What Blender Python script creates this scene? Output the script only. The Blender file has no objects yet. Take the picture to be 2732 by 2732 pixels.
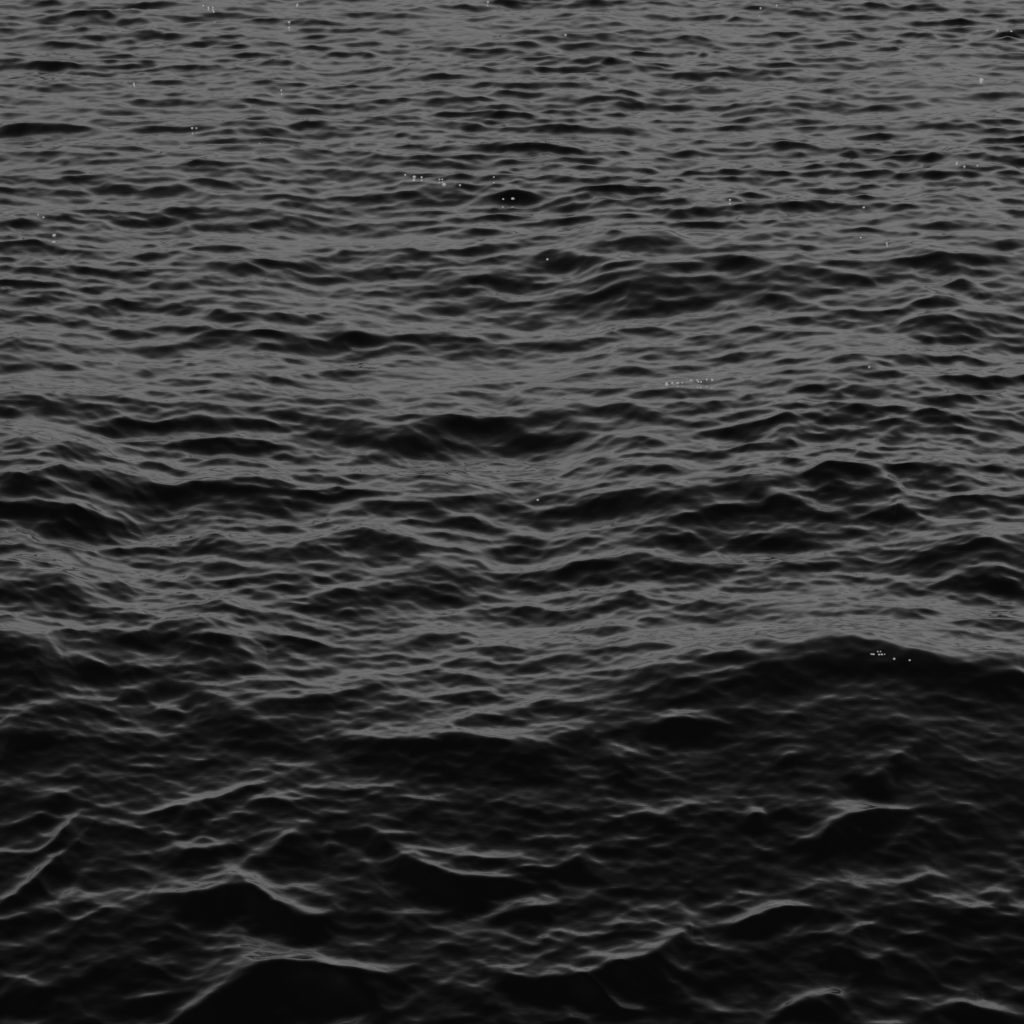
import bpy, math
import numpy as np

S = bpy.context.scene
C = S.collection
R = math.radians

# ------------------------------------------------------------------ camera
CAM_H = 4.0                 # eye height above the water, metres
D_TOP, D_BOT = 11.0, 34.0    # degrees below the horizon at the frame's top and bottom
FOV = R(D_BOT - D_TOP)
PITCH = R((D_TOP + D_BOT) / 2)
cam_d = bpy.data.cameras.new('camera')
cam_d.sensor_fit = 'HORIZONTAL'
cam_d.angle = FOV
cam_d.clip_start = 0.1
cam_d.clip_end = 20000
cam = bpy.data.objects.new('camera', cam_d)
cam.location = (0, 0, CAM_H)
cam.rotation_euler = (math.pi / 2 - PITCH, 0, 0)
C.objects.link(cam)
S.camera = cam

# ------------------------------------------------------------------ sky and sun
SUN_EL, SUN_AZ = R(24), R(196)      # soft veiled sun behind the camera
w = bpy.data.worlds.new('World')
S.world = w
w.use_nodes = True
nt = w.node_tree
bg = nt.nodes['Background']
sky = nt.nodes.new('ShaderNodeTexSky')
sky.sky_type = 'NISHITA'
sky.sun_disc = False
sky.sun_elevation = SUN_EL
sky.sun_rotation = SUN_AZ
sky.air_density = 3.0
sky.dust_density = 3.0
bw = nt.nodes.new('ShaderNodeRGBToBW')      # black-and-white photograph
nt.links.new(sky.outputs[0], bw.inputs[0])
nt.links.new(bw.outputs[0], bg.inputs[0])
bg.inputs[1].default_value = 0.1
sl = bpy.data.lights.new('sun', 'SUN')
sl.energy = 2.0
sl.angle = R(0.6)
sl.color = (1, 1, 1)
sun = bpy.data.objects.new('sun', sl)
sun.rotation_euler = (math.pi / 2 - SUN_EL, 0, math.pi - SUN_AZ)
C.objects.link(sun)

S.view_settings.view_transform = 'Standard'
S.view_settings.look = 'None'
S.view_settings.exposure = -1.54
S.view_settings.gamma = 1.0

# ------------------------------------------------------------------ picture <-> sea level
PX = 2732.0
F = (PX / 2) / math.tan(FOV / 2)

def ray(px, py):
    a = (px - PX / 2) / F
    b = (PX / 2 - py) / F
    c, s = math.cos(PITCH), math.sin(PITCH)
    return np.array((a, c + b * s, -s + b * c))

def at(px, py, z=0.0):
    d = ray(px, py)
    return d[:2] * ((z - CAM_H) / d[2])

def depression(py):
    return PITCH - math.atan((PX / 2 - py) / F)

# ------------------------------------------------------------------ wave field
SLOPE0, SLOPE1, CREST_ROUND = 0.03, 0.19, 0.10
TILT_GAIN, SWELL_START = 0.0100, -0.45
# traced crests of the larger waves: (points x,y along the crest on the sea, face height px, steepness 0..1)
CRESTS = []
CREST_TEXT = """
0,48 21,45 48,40|11|0.60
392,29 450,20 530,19 594,13 647,19|13|0.60
127,50 175,43 238,48 297,50|13|0.45
69,77 132,72 212,70|8|0.50
641,74 684,69 742,80 822,74 890,72 954,80|19|0.75
742,53 784,53 848,58|5|0.60
912,37 954,36 1002,38|6|0.60
482,117 530,112 578,109|10|0.60
583,114 641,112 668,118|7|0.40
143,180 175,170 207,172|10|0.50
212,186 276,180 318,175 371,170|7|0.60
323,201 371,195 408,193|7|0.60
313,225 355,222 403,228 450,231 509,233|8|0.60
652,170 684,162 726,169 784,172|12|0.50
848,180 901,178 954,180 1007,183|11|0.60
869,236 943,233 1024,231|8|0.60
398,265 424,259 466,261|8|0.40
223,281 249,270 297,276 344,284|21|0.40
350,289 424,286 488,285 530,290 599,289|7|0.50
562,260 625,249 689,244|8|0.50
721,289 784,281 848,289|11|0.60
784,329 827,320 874,331|16|0.60
-42,334 32,331 106,339 201,337 254,347|24|0.70
249,371 307,355 371,347 456,344|13|0.55
493,363 530,350 583,344 647,352|20|0.75
631,371 673,376 726,381|6|0.60
-21,395 42,391 90,393|11|0.60
143,429 186,419 223,416|10|0.60
228,424 297,408 360,408 424,412|7|0.50
-32,456 64,440 122,439|16|0.60
69,477 132,458 212,450|24|0.65
143,498 212,480 286,469|21|0.60
339,461 387,446 435,453|16|0.65
440,466 493,440 556,432 636,443|26|0.65
625,461 678,448 768,450|24|0.60
265,498 307,485 360,480|21|0.55
249,541 329,509 403,496 461,509 509,525|37|0.70
477,556 541,533 594,530 625,546|26|0.75
610,535 647,514 689,511|13|0.60
652,551 716,533 795,535 869,551|37|0.70
816,530 869,514 943,509 1024,509|24|0.60
572,594 625,578 689,583 784,588 848,580 922,570 996,578|26|0.65
392,583 450,575 509,578|16|0.40
254,599 329,596 392,602|10|0.55
90,578 148,575 207,586|19|0.55
-32,607 42,599 95,596|21|0.60
95,633 175,628 254,628 344,633|16|0.70
-32,655 58,644 127,649|24|0.65
265,668 339,657 424,660|7|0.50
339,689 403,680 466,678|13|0.40
445,708 498,694 562,694|16|0.60
201,734 297,713 382,716 456,716|16|0.60
-32,737 69,721 175,726|19|0.50
-32,768 95,758 186,737 254,737 318,747|40|0.65
307,790 398,763 504,753 599,755|26|0.70
435,811 509,790 572,784|26|0.50
610,784 689,768 768,763 848,774|26|0.60
-32,848 80,824 186,819 297,800 371,816|29|0.65
530,880 588,848 652,839 705,853|42|0.80
302,925 371,912 477,896 562,896 625,912|40|0.85
-32,925 64,909 159,904|21|0.55
583,965 662,922 742,904 827,906 912,892 986,912|48|0.80
21,957 85,950 154,954|13|0.70
344,965 403,962 450,970|8|0.60
339,996 382,991 424,996|11|0.60
-32,1002 42,1002 117,1012|21|0.60
1066,5 1225,5 1304,3 1405,21|11|0.60
1479,50 1580,34 1638,48|19|0.60
1209,80 1310,77 1405,82|6|0.50
1225,114 1342,108 1416,114|11|0.60
1130,135 1172,126 1225,122|7|0.60
1432,114 1501,101 1559,101|13|0.50
1617,109 1686,95 1766,109|16|0.65
1267,148 1363,143 1453,138|7|0.45
1426,159 1532,148 1596,159 1702,154|15|0.60
1167,233 1214,225 1331,223 1384,225 1532,229|24|0.70
1114,270 1172,254 1257,254|16|0.60
1315,265 1347,256 1389,260|13|0.60
1395,265 1437,253 1506,252 1570,260 1644,273|16|0.75
1008,297 1082,289 1161,290|21|0.70
1108,318 1151,302 1320,303 1416,315 1469,329|26|0.80
1421,297 1543,284 1649,278 1755,284 1878,286|26|0.55
1225,344 1257,339 1289,344|11|0.50
907,379 986,374 1061,376|8|0.50
1464,379 1622,384 1713,375|8|0.50
1755,390 1878,387 1914,388|7|0.60
1220,440 1363,413 1416,401 1479,411 1591,413|29|0.60
1538,450 1607,429 1681,432 1755,432 1808,440|24|0.75
965,440 1002,427 1066,437|16|0.50
1098,424 1172,427 1236,437|13|0.50
886,501 986,482 1077,472 1130,472 1225,477|26|0.80
1220,483 1331,477 1453,474|16|0.60
1029,530 1140,517 1246,519|26|0.60
1246,541 1278,532 1363,535 1479,525 1532,530|40|0.85
1453,551 1570,546 1670,556|26|0.65
1151,599 1214,591 1278,591|11|0.50
1331,631 1363,626 1400,631|8|0.50
1479,641 1522,631 1596,633 1728,631 1819,644|24|0.75
510,716 695,702 854,689 949,678 1082,668 1193,676 1304,665 1416,652|32|0.80
934,726 1040,700 1140,705|32|0.60
1198,753 1331,726 1416,705 1490,684 1596,681 1681,684 1755,700|69|0.80
1532,763 1638,731 1728,721|48|0.60
1225,843 1310,806 1358,800 1416,784|37|0.65
1310,880 1363,837 1389,832 1437,848 1511,859|42|0.80
1638,827 1728,774 1782,755 1840,768|58|0.80
854,901 918,892 1002,906|37|0.75
1066,912 1119,901 1183,892 1246,909 1294,896 1384,912|32|0.65
944,943 1024,922 1119,922|26|0.60
854,848 960,837 1077,837 1151,835|16|0.70
1448,954 1570,949 1681,949 1782,938 1878,928|24|0.60
1543,996 1607,991 1676,999|11|0.60
981,1002 1077,980 1151,975|21|0.50
1320,954 1363,954 1405,962|16|0.50
1936,45 1989,32 2031,29 2068,37|19|0.80
2413,13 2476,10 2556,8|19|0.60
2567,40 2636,42 2732,45|7|0.60
2047,101 2090,95 2106,101|13|0.70
2106,109 2185,106 2264,98 2333,94|21|0.70
2328,119 2376,111 2424,123|24|0.80
2524,90 2609,85 2768,80|21|0.70
2577,135 2641,130 2704,140|11|0.60
1777,159 1883,151 1973,156 2084,164|13|0.70
2466,167 2514,155 2551,162|13|0.60
2556,186 2604,170 2641,171|16|0.60
2641,193 2683,178 2763,178|19|0.80
2121,201 2148,195 2196,209|13|0.70
2238,215 2291,212 2397,216 2503,220 2577,217|26|0.60
2577,217 2620,211 2667,216|8|0.60
1904,204 1931,199 1968,204|8|0.50
1920,217 2005,209 2068,217|10|0.50
1814,246 1872,238 1936,249|12|0.60
1708,281 1788,276 1894,278 2015,268 2106,276 2190,260 2270,270 2344,270 2408,284|26|0.75
1734,315 1856,302 1920,313|26|0.70
1920,302 2037,281 2100,307 2158,318|37|0.55
2424,262 2503,260 2604,265|13|0.65
2593,246 2630,241 2662,249|10|0.60
2699,265 2732,260 2768,265|16|0.60
2450,302 2514,305 2582,313|11|0.70
2132,374 2185,366 2270,366|11|0.60
2386,366 2439,366 2503,374|12|0.60
1798,384 1899,387 2005,382 2058,381 2132,392 2206,395|21|0.60
2031,408 2079,392 2127,405|16|0.80
2487,395 2551,384 2609,392|24|0.50
2238,413 2344,408 2471,413|7|0.60
1666,437 1750,432 1803,440|21|0.75
1899,466 1962,445 2026,458|24|0.50
2397,450 2461,445 2551,443 2625,437 2699,453|24|0.75
2318,469 2376,466 2429,474|11|0.65
2604,490 2651,485 2763,501|24|0.75
2121,514 2185,506 2259,509|11|0.60
2418,509 2535,506 2667,522|13|0.60
1883,541 1941,535 1994,538|10|0.60
1772,567 1846,556 1920,559|16|0.65
2180,578 2291,575 2408,572|16|0.70
2037,588 2132,583 2227,615|24|0.60
1984,636 2015,610 2111,623|21|0.60
1666,644 1772,638 1846,657|32|0.80
2238,657 2323,649 2392,652|16|0.70
2360,670 2450,668 2535,676 2620,684 2667,700|40|0.85
2021,662 2068,657 2121,662|10|0.65
2079,705 2132,694 2174,702|16|0.55
1867,700 1931,689 1984,705 2037,716|42|0.80
1803,747 1920,737 2026,742 2095,737 2164,731 2280,726 2344,742|48|0.75
2524,768 2577,755 2641,768|32|0.80
2386,784 2434,771 2476,784|21|0.70
2015,806 2074,784 2121,795 2238,790|37|0.75
2280,816 2365,798 2429,811 2476,843 2577,853 2763,859|42|0.75
2174,848 2249,827 2286,843|21|0.65
2450,890 2567,874 2662,874 2763,880|26|0.70
1846,922 1973,896 2079,880 2143,890|29|0.70
2132,933 2212,917 2280,914|21|0.65
1984,970 2047,954 2111,954|24|0.45
2524,980 2572,980 2620,996|32|0.50
2625,1002 2688,999 2763,999|24|0.80
-28,1054 49,1046 106,1057|21|0.60
99,1064 156,1051 233,1054|14|0.70
488,1032 551,1025 622,1032|14|0.70
700,1015 728,1008 778,1018|21|0.75
318,1039 396,1032 488,1032|10|0.50
756,1000 820,997 870,1011|14|0.50
1195,1039 1273,1025 1366,1015|35|0.60
106,1092 156,1082 205,1082|14|0.65
417,1082 530,1075 615,1092|18|0.60
636,1096 785,1075 848,1085|14|0.50
884,1085 954,1071 1046,1082|18|0.60
283,1124 332,1107 396,1110 438,1124|42|0.75
467,1138 523,1117 587,1103 629,1117 658,1145|57|0.80
658,1138 742,1103 799,1092 884,1110 1018,1124|64|0.65
877,1188 1025,1160 1131,1145 1258,1131 1366,1124|85|0.75
707,1188 792,1174 877,1188|21|0.70
-28,1206 106,1181 212,1181|35|0.70
92,1259 198,1223 269,1198 339,1213 424,1227|35|0.60
460,1220 488,1211 530,1220|18|0.75
389,1251 438,1241 488,1248|18|0.65
693,1209 764,1202 827,1223|21|0.65
0,1315 42,1301 120,1280 212,1259|28|0.55
-42,1343 141,1308 269,1280 339,1273 424,1287 495,1308|120|0.90
516,1308 566,1287 608,1308 679,1329|42|0.70
587,1266 707,1259 813,1294|39|0.80
813,1322 905,1308 1025,1312 1075,1329|21|0.70
693,1350 721,1331 756,1358|35|0.75
848,1280 884,1276 926,1287|18|0.70
962,1358 1103,1329 1202,1319 1273,1336 1366,1343|64|0.85
1152,1287 1273,1266 1366,1251|28|0.60
764,1340 813,1333 877,1350|21|0.70
1366,1082 1437,1039 1493,1032 1613,1039|42|0.55
1762,1022 1833,1015 1903,1011|14|0.80
1684,1039 1790,1032 1903,1025|28|0.70
1903,1018 2073,1011 2179,983 2264,955 2356,983 2426,1011|64|0.60
2073,1085 2108,1071 2172,1085|18|0.70
1599,1117 1670,1096 1741,1103|35|0.65
1295,1145 1437,1128 1536,1124|78|0.85
2377,1032 2441,1018 2490,1032|21|0.60
1917,1145 1967,1131 2073,1135 2158,1160|42|0.75
2066,1188 2115,1167 2151,1188|42|0.75
2101,1128 2214,1138 2320,1149|11|0.60
2568,1068 2632,1103 2773,1117|28|0.75
1571,1188 1720,1174 1861,1188|28|0.60
1500,1251 1649,1237 1762,1230 1861,1244|42|0.65
1804,1287 1875,1276 1953,1287|25|0.70
1960,1259 2002,1223 2059,1216 2179,1230|57|0.65
2038,1304 2094,1294 2179,1315|28|0.65
2356,1266 2525,1251 2568,1266 2674,1287|42|0.75
1557,1350 1720,1343 1826,1324 1917,1329 2016,1322 2200,1350|78|0.85
2200,1365 2285,1358 2398,1354 2469,1379|57|0.90
1366,1329 1437,1327 1507,1333|14|0.80
2179,1266 2285,1259 2356,1287|85|0.70
120,1506 184,1478 276,1506|28|0.70
198,1471 283,1460 396,1478|21|0.60
410,1464 495,1428 601,1407|35|0.70
502,1481 573,1441 636,1474|42|0.70
636,1485 707,1460 749,1453|28|0.60
424,1527 566,1499 707,1488 848,1499 990,1520|57|0.85
756,1478 848,1442 933,1421 1060,1442 1167,1471|42|0.75
-42,1584 71,1538 212,1531 375,1538 452,1563|85|0.70
700,1584 813,1548 898,1527 990,1577|42|0.75
764,1619 884,1598 990,1591 1131,1584|71|0.85
990,1541 1131,1506 1273,1471 1366,1478|78|0.80
523,1633 601,1630 764,1644|21|0.80
269,1672 339,1637 431,1662|42|0.75
354,1619 424,1587 544,1598|42|0.65
488,1683 566,1655 622,1669|49|0.70
693,1711 756,1690 848,1711 933,1739|42|0.70
1032,1704 1159,1693 1258,1711|35|0.60
219,1690 247,1678 339,1704|21|0.70
-354,1732 -85,1724 0,1722 64,1718 141,1732 233,1754|99|0.90
205,1739 318,1718 438,1697 509,1711 608,1725 707,1746|85|0.85
332,1796 382,1785 438,1803|28|0.70
608,1789 658,1768 778,1782 919,1796|25|0.70
580,1831 672,1810 778,1821 870,1838|32|0.70
891,1831 990,1824 1103,1824|21|0.60
1167,1803 1216,1789 1322,1807|28|0.70
1145,1852 1258,1831 1366,1824|35|0.75
247,1824 368,1835 495,1824 636,1860 884,1852 1060,1845 1167,1874|85|0.75
318,1867 368,1852 410,1881|49|0.60
410,1902 452,1909 495,1913|35|0.60
863,1923 947,1959 1025,1976 1131,1987 1237,1976 1366,1983 1471,1969 1591,1944|78|0.85
-42,1951 85,1980 184,1969|57|0.75
1216,1930 1287,1909 1366,1909|42|0.70
954,1951 1011,1941 1068,1948|18|0.60
1324,1442 1408,1428 1444,1449|35|0.80
1479,1506 1649,1485 1762,1442 1861,1421|71|0.55
1748,1556 1826,1506 1932,1499 2031,1527|49|0.65
1988,1492 2045,1474 2101,1492|25|0.65
2073,1442 2285,1464 2391,1492|42|0.70
2271,1414 2426,1442 2533,1471|49|0.60
2497,1556 2610,1534 2773,1548|71|0.85
1599,1605 1684,1577 1762,1559|42|0.65
1324,1612 1437,1612 1522,1640|35|0.70
2250,1619 2285,1605 2370,1623 2497,1640|21|0.70
1550,1683 1628,1665 1691,1683|32|0.75
1663,1722 1748,1711 1826,1722|18|0.75
1917,1704 2016,1686 2073,1679 2122,1693|25|0.70
1974,1739 2045,1729 2101,1739|18|0.70
1804,1761 1875,1736 1939,1754|28|0.80
1578,1782 1677,1792 1826,1771 1932,1761 2073,1764 2172,1746 2214,1729 2342,1729 2370,1743 2426,1757 2497,1761 2568,1754 2681,1757 2851,1768|106|0.90
1324,1796 1472,1757 1578,1768|35|0.60
2568,1669 2674,1655 2773,1662|21|0.60
2596,1817 2674,1803 2773,1810|57|0.80
1324,1895 1472,1852 1599,1874|42|0.50
1670,1944 1762,1955 1861,1937 1995,1909|46|0.70
1578,2008 1649,2036 1734,2033|42|0.70
2328,2058 2391,2015 2469,1980|49|0.70
2031,2015 2108,2029 2214,2008|35|0.55
64,2138 163,2120 219,2096|35|0.60
269,2149 318,2166 396,2159 509,2142 587,2135 665,2110 735,2074|42|1.10
424,2209 495,2258 587,2255 679,2241|57|1.10
-42,2428 0,2400 49,2371 106,2336 156,2272 212,2223 240,2188|49|1.50
85,2276 106,2258 148,2230 191,2180 212,2152|39|1.30
622,2152 714,2149 848,2184|28|0.60
672,2287 742,2265 778,2251 841,2219|78|0.75
863,2251 891,2262 919,2265|28|0.50
410,2378 488,2403 559,2371 650,2325 707,2357 820,2393 926,2393|78|1.10
1025,2244 1053,2265 1124,2308 1202,2343 1308,2340 1414,2364|71|1.20
1004,2216 1053,2241 1110,2237|42|0.70
1124,2279 1273,2287 1414,2290|42|0.60
1273,2439 1366,2442 1485,2428|57|0.70
417,2732 509,2711 608,2658 665,2612 707,2580 749,2562 806,2580 905,2598 1046,2587|127|1.35
325,2658 438,2658 537,2654|42|0.70
841,2598 912,2633 997,2668 1046,2718|71|0.70
0,2690 28,2668 106,2654 163,2633|42|0.50
445,2188 516,2173 587,2166|42|0.70
1458,2318 1522,2311 1585,2251|64|0.65
1670,2142 1762,2159 1861,2135|42|0.65
1974,2195 2024,2193 2066,2191|35|0.60
2108,2219 2186,2233 2250,2191 2320,2166 2405,2166|71|1.10
1783,2435 1847,2449 1875,2435|42|0.60
1903,2484 1932,2477 2002,2463 2108,2431 2158,2428|64|1.30
1267,2583 1408,2594 1543,2598 1649,2583 1776,2562 1818,2513 1875,2484|71|1.30
1486,2583 1514,2598 1578,2633 1649,2682 1727,2693|46|1.20
2179,2520 2257,2520 2342,2463|57|0.75
2243,2555 2313,2575 2370,2541|57|0.70
2045,2732 2080,2711 2165,2668 2257,2633 2285,2612|64|1.20
2490,2675 2561,2668 2639,2697 2773,2697|64|0.75
2391,2350 2490,2343 2554,2332|49|0.60
2603,2386 2667,2389 2709,2371|42|0.65
2236,2067 2313,2060 2391,2039|57|0.60
2462,2421 2540,2456 2624,2439|35|0.50
"""
for row in CREST_TEXT.split("\n"):
    if row:
        p, t, s = row.split("|")
        CRESTS.append(([tuple(map(float, q.split(","))) for q in p.split()], float(t), float(s)))


def sea_tile(seed, size, n, lmin, lmax, spread, rot, slope, chop, pw=0.0):
    """periodic random sea: height and two horizontal shifts, set to an rms slope"""
    rng = np.random.default_rng(seed)
    k1 = 2 * np.pi * np.fft.fftfreq(n, size / n)
    kx, ky = np.meshgrid(k1, k1)
    k = np.hypot(kx, ky); k[0, 0] = 1
    th = np.arctan2(kx, -ky) - rot               # 0: running towards the camera
    D = np.maximum(np.cos(th), 0) ** spread + 0.03
    amp = k ** (-2.0 + pw) * np.sqrt(D)
    amp *= 1 / (1 + (2 * np.pi / lmax / k) ** 6) * np.exp(-(k * lmin / 2 / np.pi) ** 2)
    amp[0, 0] = 0
    H = amp * (rng.normal(size=k.shape) + 1j * rng.normal(size=k.shape))
    h = np.fft.ifft2(H)
    gx = np.fft.ifft2(1j * kx * H).real; gy = np.fft.ifft2(1j * ky * H).real
    s = slope / math.sqrt((gx ** 2 + gy ** 2).mean())
    dx = np.fft.ifft2(1j * kx / k * H).real
    dy = np.fft.ifft2(1j * ky / k * H).real
    return [a.astype(np.float32) * s for a in (h.real, dx * chop, dy * chop)], size, n

def sample(tile, x, y):
    fields, size, n = tile
    u = (x / size * n) % n; v = (y / size * n) % n
    i = u.astype(np.int32); j = v.astype(np.int32)
    fu = (u - i).astype(np.float32); fv = (v - j).astype(np.float32)
    i %= n; j %= n
    i1 = (i + 1) % n; j1 = (j + 1) % n
    out = []
    for a in fields:
        out.append((a[j, i] * (1 - fu) + a[j, i1] * fu) * (1 - fv) + (a[j1, i] * (1 - fu) + a[j1, i1] * fu) * fv)
    return out

# a sheet that reaches the horizon, finely divided where the waves can be told apart
y_near = np.exp(np.linspace(math.log(4.7), math.log(26), 1080))
y_far = 26 * np.exp(np.linspace(0, math.log(9000 / 26), 70))[1:]
ys = np.concatenate((np.linspace(-60, 4.0, 12), y_near, y_far))
side = np.concatenate((1 + np.cumsum(np.linspace(0.0022, 0.018, 110)), 2.3 * np.exp(np.linspace(0.12, 3.2, 16))))
u = np.concatenate((-side[::-1], np.linspace(-1, 1, 1000), side))
half = np.maximum(ys, 4.7) * 0.26 + 0.25
Y, U = np.meshgrid(ys, u, indexing='ij')
X = half[:, None] * U
stretch = np.where(ys < 4.7, 1 + (4.7 - ys) * 0.6, 1.0) * np.where(ys > 26, 1 + (ys - 26) * 0.01, 1.0)
X = X * stretch[:, None]
fade = np.clip((ys - 3.0) / 1.7, 0, 1) * np.clip((300 - ys) / 200, 0, 1)
fade = fade[:, None]

big = sea_tile(31, 14.0, 512, 0.30, 1.1, 16.0, 0.03, 0.06, 0.6)
mid = sea_tile(11, 11.0, 1536, 0.06, 0.40, 9.0, 0.03, 0.125, 0.8)
mid2 = sea_tile(12, 8.7, 1280, 0.05, 0.28, 8.0, -0.60, 0.062, 0.9)
mid3 = sea_tile(13, 7.9, 1280, 0.05, 0.26, 8.0, 0.62, 0.055, 0.9)
streak = sea_tile(14, 6.1, 1024, 0.08, 0.26, 30.0, 0.02, 0.09, 0.8)
fine = sea_tile(23, 4.3, 1024, 0.022, 0.10, 4.0, -0.1, 0.10, 0.75)
# the wind ripples thin out on the sheltered face of the near swell
GUST = 0.46 + 0.54 * np.clip((Y - 7.6) / 1.6, 0, 1) + 0.42 * np.clip((Y - 9.5) / 9, 0, 1)
patch = sample(sea_tile(41, 17.0, 256, 1.6, 5.0, 0.5, 0.0, 0.1, 0.0), X, Y)[0]
patch = np.clip(1 + 0.12 * patch / patch.std(), 0.5, 1.6)      # gusts and slicks
Z = np.zeros_like(X); DX = np.zeros_like(X); DY = np.zeros_like(X)
for t in (big, mid, mid2, mid3, streak, fine):
    a, b, c = sample(t, X, Y)
    if t is big: g = 1 + 0.9 * np.clip((Y - 11) / 8, 0, 1)
    elif t is fine: g = np.clip(1.5 - Y / 18, 0.45, 1) * np.clip(Y / 8, 0.8, 1)
    elif t is mid: g = GUST
    elif t is streak: g = np.clip((Y - 9.5) / 5, 0, 1)
    else: g = 0.75 + 0.35 * np.clip((7.6 - Y) / 0.8, 0, 1) - 0.25 * np.exp(-((Y - 7.9) / 0.45) ** 2)
    if t is not big: g = g * patch
    Z += a * g; DX += b * g; DY += c * g

# long swell: how far the water leans towards the camera, read down the picture at seven places across
TILT_X = np.array((0, 322, 644, 966, 1288, 1610, 1932)) * PX / 1932
TILT = """
-300   0    0    0    0    0    0    0
 0     0    0    0    0    0    0    0
 120  -1    0    0   -1    0   -1    0
 200   1    0    1    3    3    1    2
 265  -1   -2   -2   -3   -3   -2   -1
 340   0    4    5    4   -1    0    2
 390   1    7    7    6    1   -1    1
 440   3   -1    0    0    0    0    2
 500   1    2    3    8    8    6    6
 570   3    5    2    7    9    5    8
 640   1    3    5    2    2    1    4
 705  -4   -5   -3   -3   -3   -2    1
 780   2    6    2    2    1    2    2
 840   2    5    6    9    2    3    2
 895  -1   -1   -5   -4    2    2    0
 960   9   10    1    3    7    8    2
 1010  5   4    2    3    6    7    4
 1070 -5   -5    6    4    3    1   10
 1130  6   1    6    0   -1   -5    9
 1185 -3   -2   -3   -3   -6   -8   -6
 1225 10   3   -1   -3   -7   -7   -7
 1265 23  16    0   -3    4   22   20
 1330 21  11    2   -3   18   25   20
 1400 17  12    7   10   17   19   17
 1480 12   6   10   13   14   13   14
 1560 10   3    9   14   14   14   15
 1640 14   7   10   10   14   15   13
 1720 15  14   12   13   10   12   11
 1800 14   8   13    9    9   13   14
 1860 13  14   12    8   13   12   12
 1932 12  14   12   13   12   14   12
 2300  0    0    0    0    0    0    0
"""
rows = np.array([[float(v) for v in r.split()] for r in TILT.split("\n") if r])
TY = rows[:, 0] * PX / 1932; up = rows[:, :1] < 1240
rows[:, 1:] *= np.where(up & (rows[:, 1:] > 0), 1.8, 1.0) * np.where(up & (rows[:, 1:] < 0), 1.3, 1.0)
TV = (rows[:, 1:] + 3.0 * ((rows[:, :1] > 1380) & (rows[:, :1] < 2000)) - 2.0 * ((rows[:, :1] > 60) & (rows[:, :1] < 1240))) * TILT_GAIN

def tilt(px, py):
    px = np.clip(px, 0, PX - 1); py = np.clip(py, TY[0], TY[-1] - 1)
    i = np.clip(np.searchsorted(TILT_X, px, side='right') - 1, 0, 5)
    j = np.clip(np.searchsorted(TY, py, side='right') - 1, 0, len(TY) - 2)
    a = (px - TILT_X[i]) / (TILT_X[i + 1] - TILT_X[i]); b = (py - TY[j]) / (TY[j + 1] - TY[j])
    a = a * a * (3 - 2 * a); b = b * b * (3 - 2 * b)
    return (TV[j, i] * (1 - a) + TV[j, i + 1] * a) * (1 - b) + (TV[j + 1, i] * (1 - a) + TV[j + 1, i + 1] * a) * b

def project(x, y, z):
    c, s_ = math.cos(PITCH), math.sin(PITCH)
    z = z - CAM_H
    f = y * c - z * s_; v = y * s_ + z * c
    f = np.maximum(f, 0.3)
    return PX / 2 + x / f * F, PX / 2 - v / f * F

SW = np.zeros_like(X)
i0 = int(np.searchsorted(ys, 4.6)); i1 = int(np.searchsorted(ys, 24))
ic = int(np.searchsorted(ys, 8.3))
band = ((TY > 0) & (TY < 1740))[:, None]
for trial in range(5):
    SW[:i0 + 1] = SWELL_START
    for i in range(i0, len(ys) - 1):
        if i < i1:
            a_, b_ = project(X[i], ys[i], SW[i])
            SW[i + 1] = SW[i] + tilt(a_, b_) * (ys[i + 1] - ys[i])
        else:
            SW[i + 1] = SW[i] * 0.97
    if trial < 4:       # no drift: the far water lies at the same level all across
        it = int(np.searchsorted(ys, 19.5))
        lv = np.interp(at(0, 30)[0] * (1 - 2 * TILT_X / PX), X[it], SW[it])
        TV = TV - 0.9 * lv[None, :] / 11.5 * band

def swell_at(x, y):
    i = min(max(int(np.searchsorted(ys, y)), 1), len(ys) - 2)
    return float(np.interp(x, X[i], SW[i]))

def at_sea(px, py):
    z = 0.0
    for _ in range(6):
        p = at(px, py, z); z = 0.5 * z + 0.5 * swell_at(p[0], p[1])
    return at(px, py, z), z

# cross-section of a wind wave: hollow before the face, steeper face, long back
QU = np.linspace(-2.6, 3.6, 621)
gk = np.exp(-0.5 * (np.arange(-60, 61) * 0.01 / CREST_ROUND) ** 2); gk /= gk.sum()
def cross_section(back):
    p_ = np.where(QU <= 0, np.clip(1 + QU, 0, 1) ** 1.35, np.clip(1 - QU / back, 0, 1) ** 1.8)
    p_ -= 0.16 * np.exp(-((QU + 1.45) / 0.42) ** 2)
    return np.convolve(np.pad(p_, 60, mode='edge'), gk, 'valid')
PROF_FAR, PROF_NEAR = cross_section(2.5), cross_section(1.4)

wrp = sea_tile(5, 9.0, 512, 0.25, 0.9, 0.3, 0.0, 0.2, 0.0)
WX, WY = sample(wrp, X, Y)[0], sample(wrp, X + 3.7, Y * 0.9 + 1.3)[0]
WSC = 1.0 / WX.std()
WZ = sample(sea_tile(6, 5.0, 512, 0.14, 0.40, 0.3, 0.0, 0.2, 0.0), X, Y)[0]
BREAK = np.clip(1 + 0.05 * WZ / WZ.std(), 0.3, 1.7)      # crests swell and thin out along their run

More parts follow.
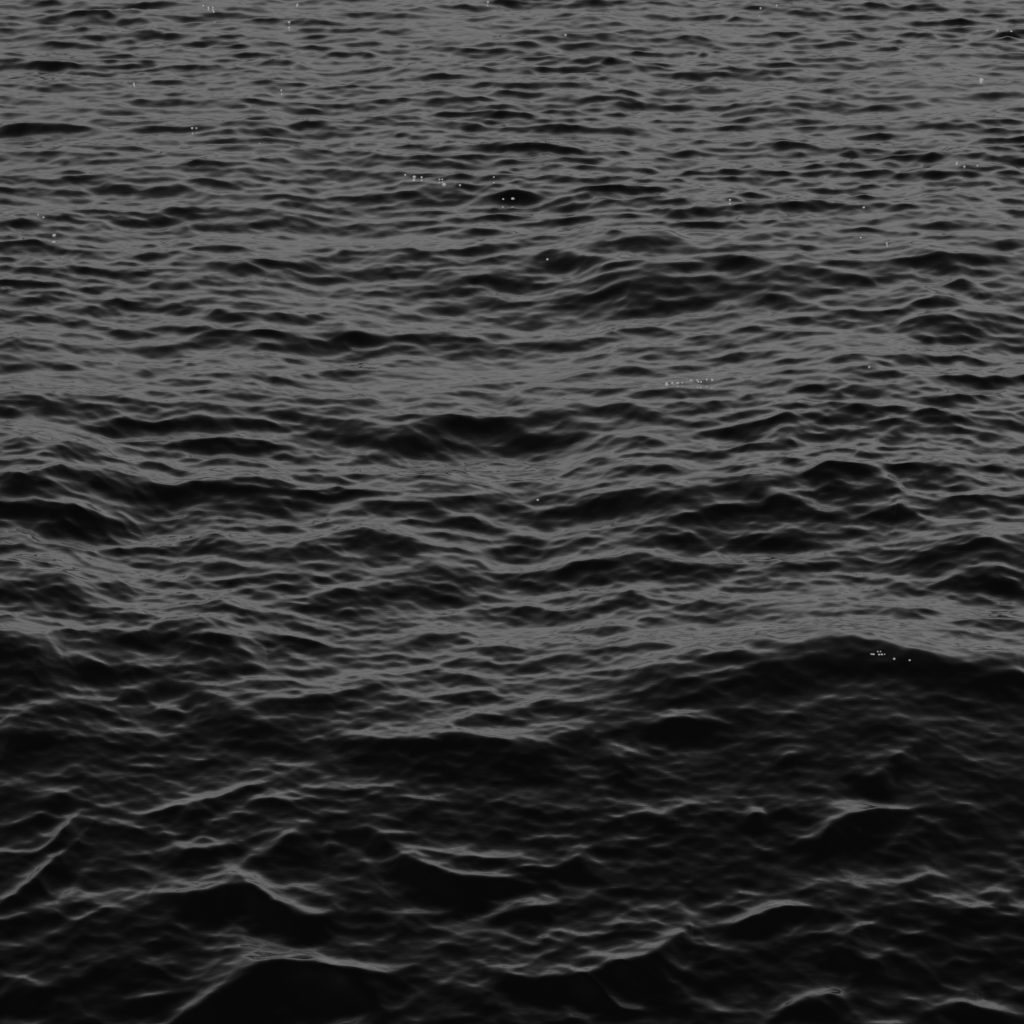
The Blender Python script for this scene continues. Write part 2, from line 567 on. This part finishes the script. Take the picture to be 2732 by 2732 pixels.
def add_crest(pts, tpx, steep):
    near = min(max((np.mean([q_[1] for q_ in pts]) - 1650) / 350, 0), 1)
    slope = (SLOPE0 + SLOPE1 * steep) * (0.80 + 0.75 * near)
    prof = PROF_FAR * (1 - near) + PROF_NEAR * near
    tau = math.atan(slope)
    p = np.array(pts); n = 48
    if p[:, 0].max() - p[:, 0].min() < 450 and near < 0.5:       # crests run on a little past the dark they show
        p[:, 0] = p[:, 0].mean() + (p[:, 0] - p[:, 0].mean()) * 1.3
    tpx = min(tpx, 0.42 * (p[:, 0].max() - p[:, 0].min()))
    d = np.concatenate(([0], np.cumsum(np.hypot(np.diff(p[:, 0]), np.diff(p[:, 1])))))
    q = np.linspace(0, d[-1], n)
    px = np.interp(q, d, p[:, 0]); py = np.interp(q, d, p[:, 1])
    ker = np.hanning(11); ker /= ker.sum()
    px = np.convolve(np.pad(px, 5, mode='reflect', reflect_type='odd'), ker, 'valid')
    py = np.convolve(np.pad(py, 5, mode='reflect', reflect_type='odd'), ker, 'valid')
    e = np.linspace(0, 1, n)
    tap = np.sin(np.pi * np.clip(e, 0.0, 1.0)) ** (0.8 if p[:, 0].max() - p[:, 0].min() < 500 else 0.45)
    P = np.zeros((n, 4))
    for i in range(n):
        t = tpx * (0.15 + 0.85 * tap[i])
        base, bz = at_sea(px[i], py[i] + t)
        dist = math.hypot(math.hypot(*base), CAM_H - bz)
        L = t / F * dist / math.sin(depression(py[i]) + tau) * math.cos(tau)
        P[i] = base[0] * (1 + L / base[1]), base[1] + L, L, L * slope * tap[i]
    P0 = P
    P = P[np.argsort(P[:, 0])]
    Lm = P[:, 2].max()
    cosf = 1 / np.hypot(1, np.gradient(P[:, 1], P[:, 0] + np.arange(n) * 1e-6))
    r0 = np.searchsorted(ys, P[:, 1].min() - Lm * 2.8); r1 = np.searchsorted(ys, P[:, 1].max() + Lm * 3.0)
    xs = X[r0:r1] + WX[r0:r1] * (WSC * 0.18 * Lm)
    yy = Y[r0:r1] + WY[r0:r1] * (WSC * 0.24 * Lm)
    dx_, dy_ = np.gradient(P0[:, 0]), np.gradient(P0[:, 1])
    if np.abs(dy_).sum() > 0.45 * np.abs(dx_).sum():       # a slanting crest: measure across the crest line
        m = (xs > P[0, 0] - 2.6 * Lm) & (xs < P[-1, 0] + 2.6 * Lm)
        xm, ym = xs[m], yy[m]
        ln = np.hypot(dx_, dy_) + 1e-9
        nx_, ny_ = -dy_ / ln, dx_ / ln
        sg = np.where(ny_ < 0, -1, 1); nx_ *= sg; ny_ *= sg
        near2 = np.full(xm.shape, 1e9)
        for i in range(n): near2 = np.minimum(near2, (xm - P0[i, 0]) ** 2 + (ym - P0[i, 1]) ** 2)
        k2 = (0.45 * Lm) ** 2
        ws = np.zeros(xm.shape); ss = np.zeros(xm.shape); la = np.zeros(xm.shape); aa = np.zeros(xm.shape); al = np.zeros(xm.shape)
        for i in range(n):
            rx, ry = xm - P0[i, 0], ym - P0[i, 1]
            w_ = np.exp((near2 - rx * rx - ry * ry) / k2) + 1e-12
            ws += w_; ss += w_ * (rx * nx_[i] + ry * ny_[i]); la += w_ * P0[i, 2]; aa += w_ * P0[i, 3]
            al += w_ * np.abs(rx * ny_[i] - ry * nx_[i])
        add = aa / ws * np.interp(ss / la, QU, prof, left=0, right=0) * np.exp(-(np.maximum(al / ws - 0.3 * Lm, 0) / (0.6 * Lm)) ** 2)
        Z[r0:r1][m] += add * BREAK[r0:r1][m]
        return
    Yc, L, A = (np.interp(xs, P[:, 0], P[:, k]) for k in (1, 2, 3))
    pad = 0.25 * Lm
    A = A * np.clip((xs - P[0, 0]) / pad + 1, 0, 1) * np.clip((P[-1, 0] - xs) / pad + 1, 0, 1)
    Z[r0:r1] += BREAK[r0:r1] * A * np.interp((yy - Yc) * np.interp(xs, P[:, 0], cosf) / L, QU, prof, left=0, right=0)

for pts, tpx, st in CRESTS:
    add_crest(pts, tpx, st)

X2 = X + DX * fade; Y2 = Y + DY * fade; Z2 = Z * fade + SW
ny, nx = X.shape
co = np.stack((X2, Y2, Z2), -1).reshape(-1, 3).astype(np.float32)
idx = np.arange(ny * nx).reshape(ny, nx)
quads = np.stack((idx[:-1, :-1], idx[:-1, 1:], idx[1:, 1:], idx[1:, :-1]), -1).reshape(-1, 4).astype(np.int32)
me = bpy.data.meshes.new('water')
me.vertices.add(len(co)); me.vertices.foreach_set('co', co.ravel())
me.loops.add(quads.size); me.loops.foreach_set('vertex_index', quads.ravel())
me.polygons.add(len(quads))
me.polygons.foreach_set('loop_start', np.arange(0, quads.size, 4, dtype=np.int32))
me.polygons.foreach_set('use_smooth', np.ones(len(quads), dtype=bool))
me.update(calc_edges=True)
water = bpy.data.objects.new('water', me)
water['kind'] = 'structure'
water['label'] = 'dark choppy open sea with rippled waves filling the frame'
C.objects.link(water)

# ------------------------------------------------------------------ materials
def water_material():
    m = bpy.data.materials.new('sea_water'); m.use_nodes = True
    n = m.node_tree.nodes; l = m.node_tree.links
    n.clear()
    out = n.new('ShaderNodeOutputMaterial')
    mix = n.new('ShaderNodeMixShader')
    dif = n.new('ShaderNodeBsdfDiffuse'); dif.inputs['Color'].default_value = (0.0035, 0.0035, 0.0035, 1)
    glo = n.new('ShaderNodeBsdfGlossy'); glo.inputs['Color'].default_value = (1, 1, 1, 1); glo.inputs['Roughness'].default_value = 0.035
    fr = n.new('ShaderNodeFresnel'); fr.inputs['IOR'].default_value = 1.333
    cv = n.new('ShaderNodeFloatCurve')
    c = cv.mapping.curves[0]
    pts = [(0.0, 0.0), (0.021, 0.012), (0.025, 0.026), (0.03, 0.055), (0.045, 0.14), (0.06, 0.25), (0.08, 0.44), (0.10, 0.61), (0.14, 0.81), (0.20, 0.93), (0.35, 1.0), (1.0, 1.0)]
    c.points[0].location = pts[0]; c.points[1].location = pts[-1]
    for p in pts[1:-1]: c.points.new(*p)
    for p in c.points: p.handle_type = 'VECTOR'
    cv.mapping.update()
    tc = n.new('ShaderNodeTexCoord')
    mp = n.new('ShaderNodeMapping'); mp.inputs['Scale'].default_value = (1, 1.5, 1)
    no = n.new('ShaderNodeTexNoise'); no.inputs['Scale'].default_value = 22; no.inputs['Detail'].default_value = 3
    bu = n.new('ShaderNodeBump'); bu.inputs['Strength'].default_value = 0.25; bu.inputs['Distance'].default_value = 0.004
    l.new(tc.outputs['Object'], mp.inputs[0]); l.new(mp.outputs[0], no.inputs['Vector'])
    l.new(no.outputs[0], bu.inputs['Height'])
    for s_ in (fr, glo): l.new(bu.outputs[0], s_.inputs['Normal'])
    l.new(fr.outputs[0], cv.inputs['Value']); l.new(cv.outputs[0], mix.inputs[0])
    l.new(dif.outputs[0], mix.inputs[1]); l.new(glo.outputs[0], mix.inputs[2])
    l.new(mix.outputs[0], out.inputs[0])
    return m
me.materials.append(water_material())

# ------------------------------------------------------------------ sun glints, each modelled as a white bead on a crest
def glint_material():  # near-white colour standing in for the brightness of sun glints
    m = bpy.data.materials.new('sun_glint'); m.use_nodes = True
    p = m.node_tree.nodes['Principled BSDF']
    n = m.node_tree.nodes.new('ShaderNodeTexNoise'); n.inputs['Scale'].default_value = 180
    r = m.node_tree.nodes.new('ShaderNodeMapRange'); r.inputs['To Min'].default_value = 0.78; r.inputs['To Max'].default_value = 0.92
    m.node_tree.links.new(n.outputs[0], r.inputs[0]); m.node_tree.links.new(r.outputs[0], p.inputs['Base Color'])
    p.inputs['Roughness'].default_value = 0.25
    return m
GLINT_WHITE = glint_material()

import bmesh
def bead_mesh(seed):  # rounded white bead that takes the place of a glint of sunlight
    rng = np.random.default_rng(seed)
    bm = bmesh.new()
    def dome(x, y, r, sub):
        v = bmesh.ops.create_icosphere(bm, subdivisions=sub, radius=r)['verts']
        for q in v:
            z = q.co.z
            q.co.z = z * 0.8 if z > 0 else z * 0.8
            k = 1 + 0.05 * rng.normal()
            q.co.x = q.co.x * k + x; q.co.y = q.co.y * k + y; q.co.z += 0.25 * r
    dome(0, 0, 1.0, 3)
    for _ in range(3):
        a = rng.uniform(0, 6.28); r = rng.uniform(0.16, 0.34)
        dome(math.cos(a) * (0.95 + r * 0.4), math.sin(a) * (0.95 + r * 0.4), r, 1)
    m = bpy.data.meshes.new('glint_bead'); bm.to_mesh(m); bm.free()
    for f in m.polygons: f.use_smooth = True
    m.materials.append(GLINT_WHITE)
    return m
BEADS = [bead_mesh(i) for i in range(4)]

keep = (Y.ravel() > 4.7) & (Y.ravel() < 26)
V = co[keep]
vx, vy = project(V[:, 0].astype(float), V[:, 1].astype(float), V[:, 2].astype(float))
lean = (np.gradient(Z2, axis=0) / np.maximum(np.gradient(Y2, axis=0), 1e-3)).ravel()[keep]
def on_sea(px, py):
    d2 = (vx - px) ** 2 + (vy - py) ** 2
    c = np.nonzero(d2 < 90)[0]
    if len(c) == 0: c = np.array([int(np.argmin(d2))])
    c = c[V[c, 1] < V[c, 1].min() + 0.15]
    return V[c[int(np.argmax(lean[c] - d2[c] * 0.0012))]]

GLINTS = []      # (x px, y px, width px, label, group)
def add_glints(label, group, items):
    for it in items: GLINTS.append((*it, label, group))
add_glints('pale sun glint bead alone at the very top, left of centre, right of the tiny cluster', None, [(792, 16, 10)])
add_glints('pale ring-like sun glint bead just below and left of the topmost lone bead', None, [(767, 55, 10)])
add_glints('faint sun glint bead alone on a thin dark ripple in the upper left', None, [(359, 224, 8)])
add_glints('faint sun glint bead on a short ripple, upper centre left', None, [(753, 245, 8)])
add_glints('faint sun glint bead alone on a thin ripple below and right of the close pair', None, [(697, 376, 9)])
add_glints('big bright round sun glint bead alone near the left edge', None, [(144, 629, 13)])
add_glints('small sun glint bead touching the top edge of the photo, near the centre', None, [(1302, 3, 9)])
add_glints('small sun glint bead alone on a ripple, upper centre right, below the top edge', None, [(1506, 90, 9)])
add_glints('bright round sun glint bead just below the glint string on the upper crest', None, [(1186, 491, 13)])
add_glints('small ring-like sun glint bead right of the bright one below the glint string', None, [(1222, 491, 9)])
add_glints('faint sun glint bead alone at the right end of the crest with the glint string', None, [(1318, 473, 7)])
add_glints('dimmer left sun glint bead of two at the crest above the centre', None, [(1339, 531, 8)])
add_glints('brighter right sun glint bead of two at the crest above the centre', None, [(1368, 534, 11)])
add_glints('small sun glint bead alone on the slanting crest of the large dark swell above centre', None, [(1461, 694, 9)])
add_glints('faint sun glint bead near the top edge, right half of the photo', None, [(2068, 8, 7)])
add_glints('small sun glint bead on a short very dark crest near the top, right half', None, [(2033, 25, 8)])
add_glints('faint left sun glint bead of two on the top right crest', None, [(2665, 74, 7)])
add_glints('brighter right sun glint bead of two on the top right crest', None, [(2697, 77, 9)])
add_glints('big bright round sun glint bead alone near the right edge, upper right', None, [(2619, 210, 13)])
add_glints('small sun glint bead on a thin ripple, right of centre, above the dark swells', None, [(1943, 535, 9)])
add_glints('small sun glint bead alone on a short ripple, right, below the row of three', None, [(2305, 549, 9)])
add_glints('upper left sun glint bead of two where the right-hand dark swell begins', None, [(2294, 636, 8)])
add_glints('lower right sun glint bead of two where the right-hand dark swell begins', None, [(2369, 649, 8)])
add_glints('small sun glint bead alone on a peaked crest, right, beyond the long glint row', None, [(2324, 975, 9)])
add_glints('single sun glint bead on a thin dark ripple near the middle of the photo', None, [(1430, 1328, 9)])
add_glints('bright round sun glint bead just right of the tight cluster on the big near swell', None, [(2384, 1754, 9)])
add_glints('small bright sun glint bead, last to the right below the big near swell crest', None, [(2428, 1759, 8)])
add_glints('leftmost tiny sun glint bead of the cluster on the farthest crest, upper left', 'sun glint beads on the farthest crest', [(541, 14, 7)])
add_glints('second from left tiny sun glint bead of the cluster on the farthest crest, upper left', 'sun glint beads on the farthest crest', [(554, 13, 9)])
add_glints('third from left tiny sun glint bead of the cluster on the farthest crest, upper left', 'sun glint beads on the farthest crest', [(569, 25, 8)])
add_glints('rightmost tiny sun glint bead of the cluster on the farthest crest, upper left', 'sun glint beads on the farthest crest', [(570, 11, 8)])
add_glints('left small sun glint bead of the close pair on a low crest, upper left', 'close pair of sun glint beads', [(513, 335, 9)])
add_glints('right small sun glint bead of the close pair on a low crest, upper left', 'close pair of sun glint beads', [(526, 334, 8)])
add_glints('left faint sun glint bead of the pair above the big left-hand bead', 'faint pair near the left edge', [(101, 577, 7)])
add_glints('right faint sun glint bead of the pair above the big left-hand bead', 'faint pair near the left edge', [(113, 577, 8)])
add_glints('leftmost sun glint bead of the string on a crest top, upper centre', 'glint string on the upper crest', [(1083, 472, 8)])
add_glints('second from left sun glint bead of the string on a crest top, upper centre', 'glint string on the upper crest', [(1106, 472, 12)])
add_glints('third from left sun glint bead of the string on a crest top, upper centre', 'glint string on the upper crest', [(1124, 473, 9)])
add_glints('fourth from left sun glint bead of the string on a crest top, upper centre', 'glint string on the upper crest', [(1169, 472, 7)])
add_glints('rightmost sun glint bead of the string on a crest top, upper centre', 'glint string on the upper crest', [(1180, 472, 7)])
add_glints('leftmost sun glint bead of the three on a crest near the right edge', 'row of three near the right edge', [(2551, 438, 8)])
add_glints('second from left sun glint bead of the three on a crest near the right edge', 'row of three near the right edge', [(2570, 438, 9)])
add_glints('rightmost sun glint bead of the three on a crest near the right edge', 'row of three near the right edge', [(2610, 438, 8)])
add_glints('leftmost sun glint bead of the long row on the crest right of centre', 'long glint row on the middle crest', [(1776, 1019, 12)])
add_glints('second from left sun glint bead of the long row on the crest right of centre', 'long glint row on the middle crest', [(1795, 1018, 9)])
add_glints('third from left sun glint bead of the long row on the crest right of centre', 'long glint row on the middle crest', [(1804, 1017, 9)])
add_glints('fourth from left sun glint bead of the long row on the crest right of centre', 'long glint row on the middle crest', [(1810, 1013, 7)])
add_glints('fifth from left sun glint bead of the long row on the crest right of centre', 'long glint row on the middle crest', [(1823, 1013, 8)])
add_glints('sixth from left sun glint bead of the long row on the crest right of centre', 'long glint row on the middle crest', [(1841, 1013, 7)])
add_glints('seventh from left sun glint bead of the long row on the crest right of centre', 'long glint row on the middle crest', [(1845, 1013, 7)])
add_glints('eighth from left sun glint bead of the long row on the crest right of centre', 'long glint row on the middle crest', [(1857, 1011, 8)])
add_glints('ninth from left sun glint bead of the long row on the crest right of centre', 'long glint row on the middle crest', [(1862, 1015, 8)])
add_glints('tenth from left sun glint bead of the long row on the crest right of centre', 'long glint row on the middle crest', [(1870, 1013, 8)])
add_glints('eleventh from left sun glint bead of the long row on the crest right of centre', 'long glint row on the middle crest', [(1882, 1004, 7)])
add_glints('twelfth from left sun glint bead of the long row on the crest right of centre', 'long glint row on the middle crest', [(1886, 1006, 8)])
add_glints('rightmost sun glint bead of the long row on the crest right of centre', 'long glint row on the middle crest', [(1902, 1012, 10)])
add_glints('leftmost tiny bright sun glint bead of the tight cluster under the big swell crest', 'tight glint cluster under the big swell', [(2324, 1739, 6)])
add_glints('second from left tiny bright sun glint bead of the tight cluster under the big swell crest', 'tight glint cluster under the big swell', [(2329, 1737, 7)])
add_glints('third from left tiny bright sun glint bead of the tight cluster under the big swell crest', 'tight glint cluster under the big swell', [(2332, 1741, 8)])
add_glints('fourth from left tiny bright sun glint bead of the tight cluster under the big swell crest', 'tight glint cluster under the big swell', [(2340, 1734, 7)])
add_glints('fifth from left tiny bright sun glint bead of the tight cluster under the big swell crest', 'tight glint cluster under the big swell', [(2345, 1743, 8)])
add_glints('sixth from left tiny bright sun glint bead of the tight cluster under the big swell crest', 'tight glint cluster under the big swell', [(2351, 1736, 6)])
add_glints('seventh from left tiny bright sun glint bead of the tight cluster under the big swell crest', 'tight glint cluster under the big swell', [(2353, 1741, 8)])
add_glints('rightmost tiny bright sun glint bead of the tight cluster under the big swell crest', 'tight glint cluster under the big swell', [(2360, 1741, 6)])
for i, (px, py, wpx, label, group) in enumerate(GLINTS):
    p = on_sea(px, py)
    dist = math.sqrt(float(p[0]) ** 2 + float(p[1]) ** 2 + (CAM_H - float(p[2])) ** 2)
    r = max(wpx - 1.5, 3) / 2 / F * dist * 0.85
    o = bpy.data.objects.new('glint_bead', BEADS[i % 4])  # bead added where the sun glints on the water
    o.location = (float(p[0]), float(p[1]), float(p[2]) - 0.05 * r)
    o.scale = (r, r, r)
    o.rotation_euler = (0, 0, i * 1.7)
    o['label'] = label; o['category'] = 'foam bubble'; o['group'] = group or 'sun glint beads on the wave crests'
    C.objects.link(o)
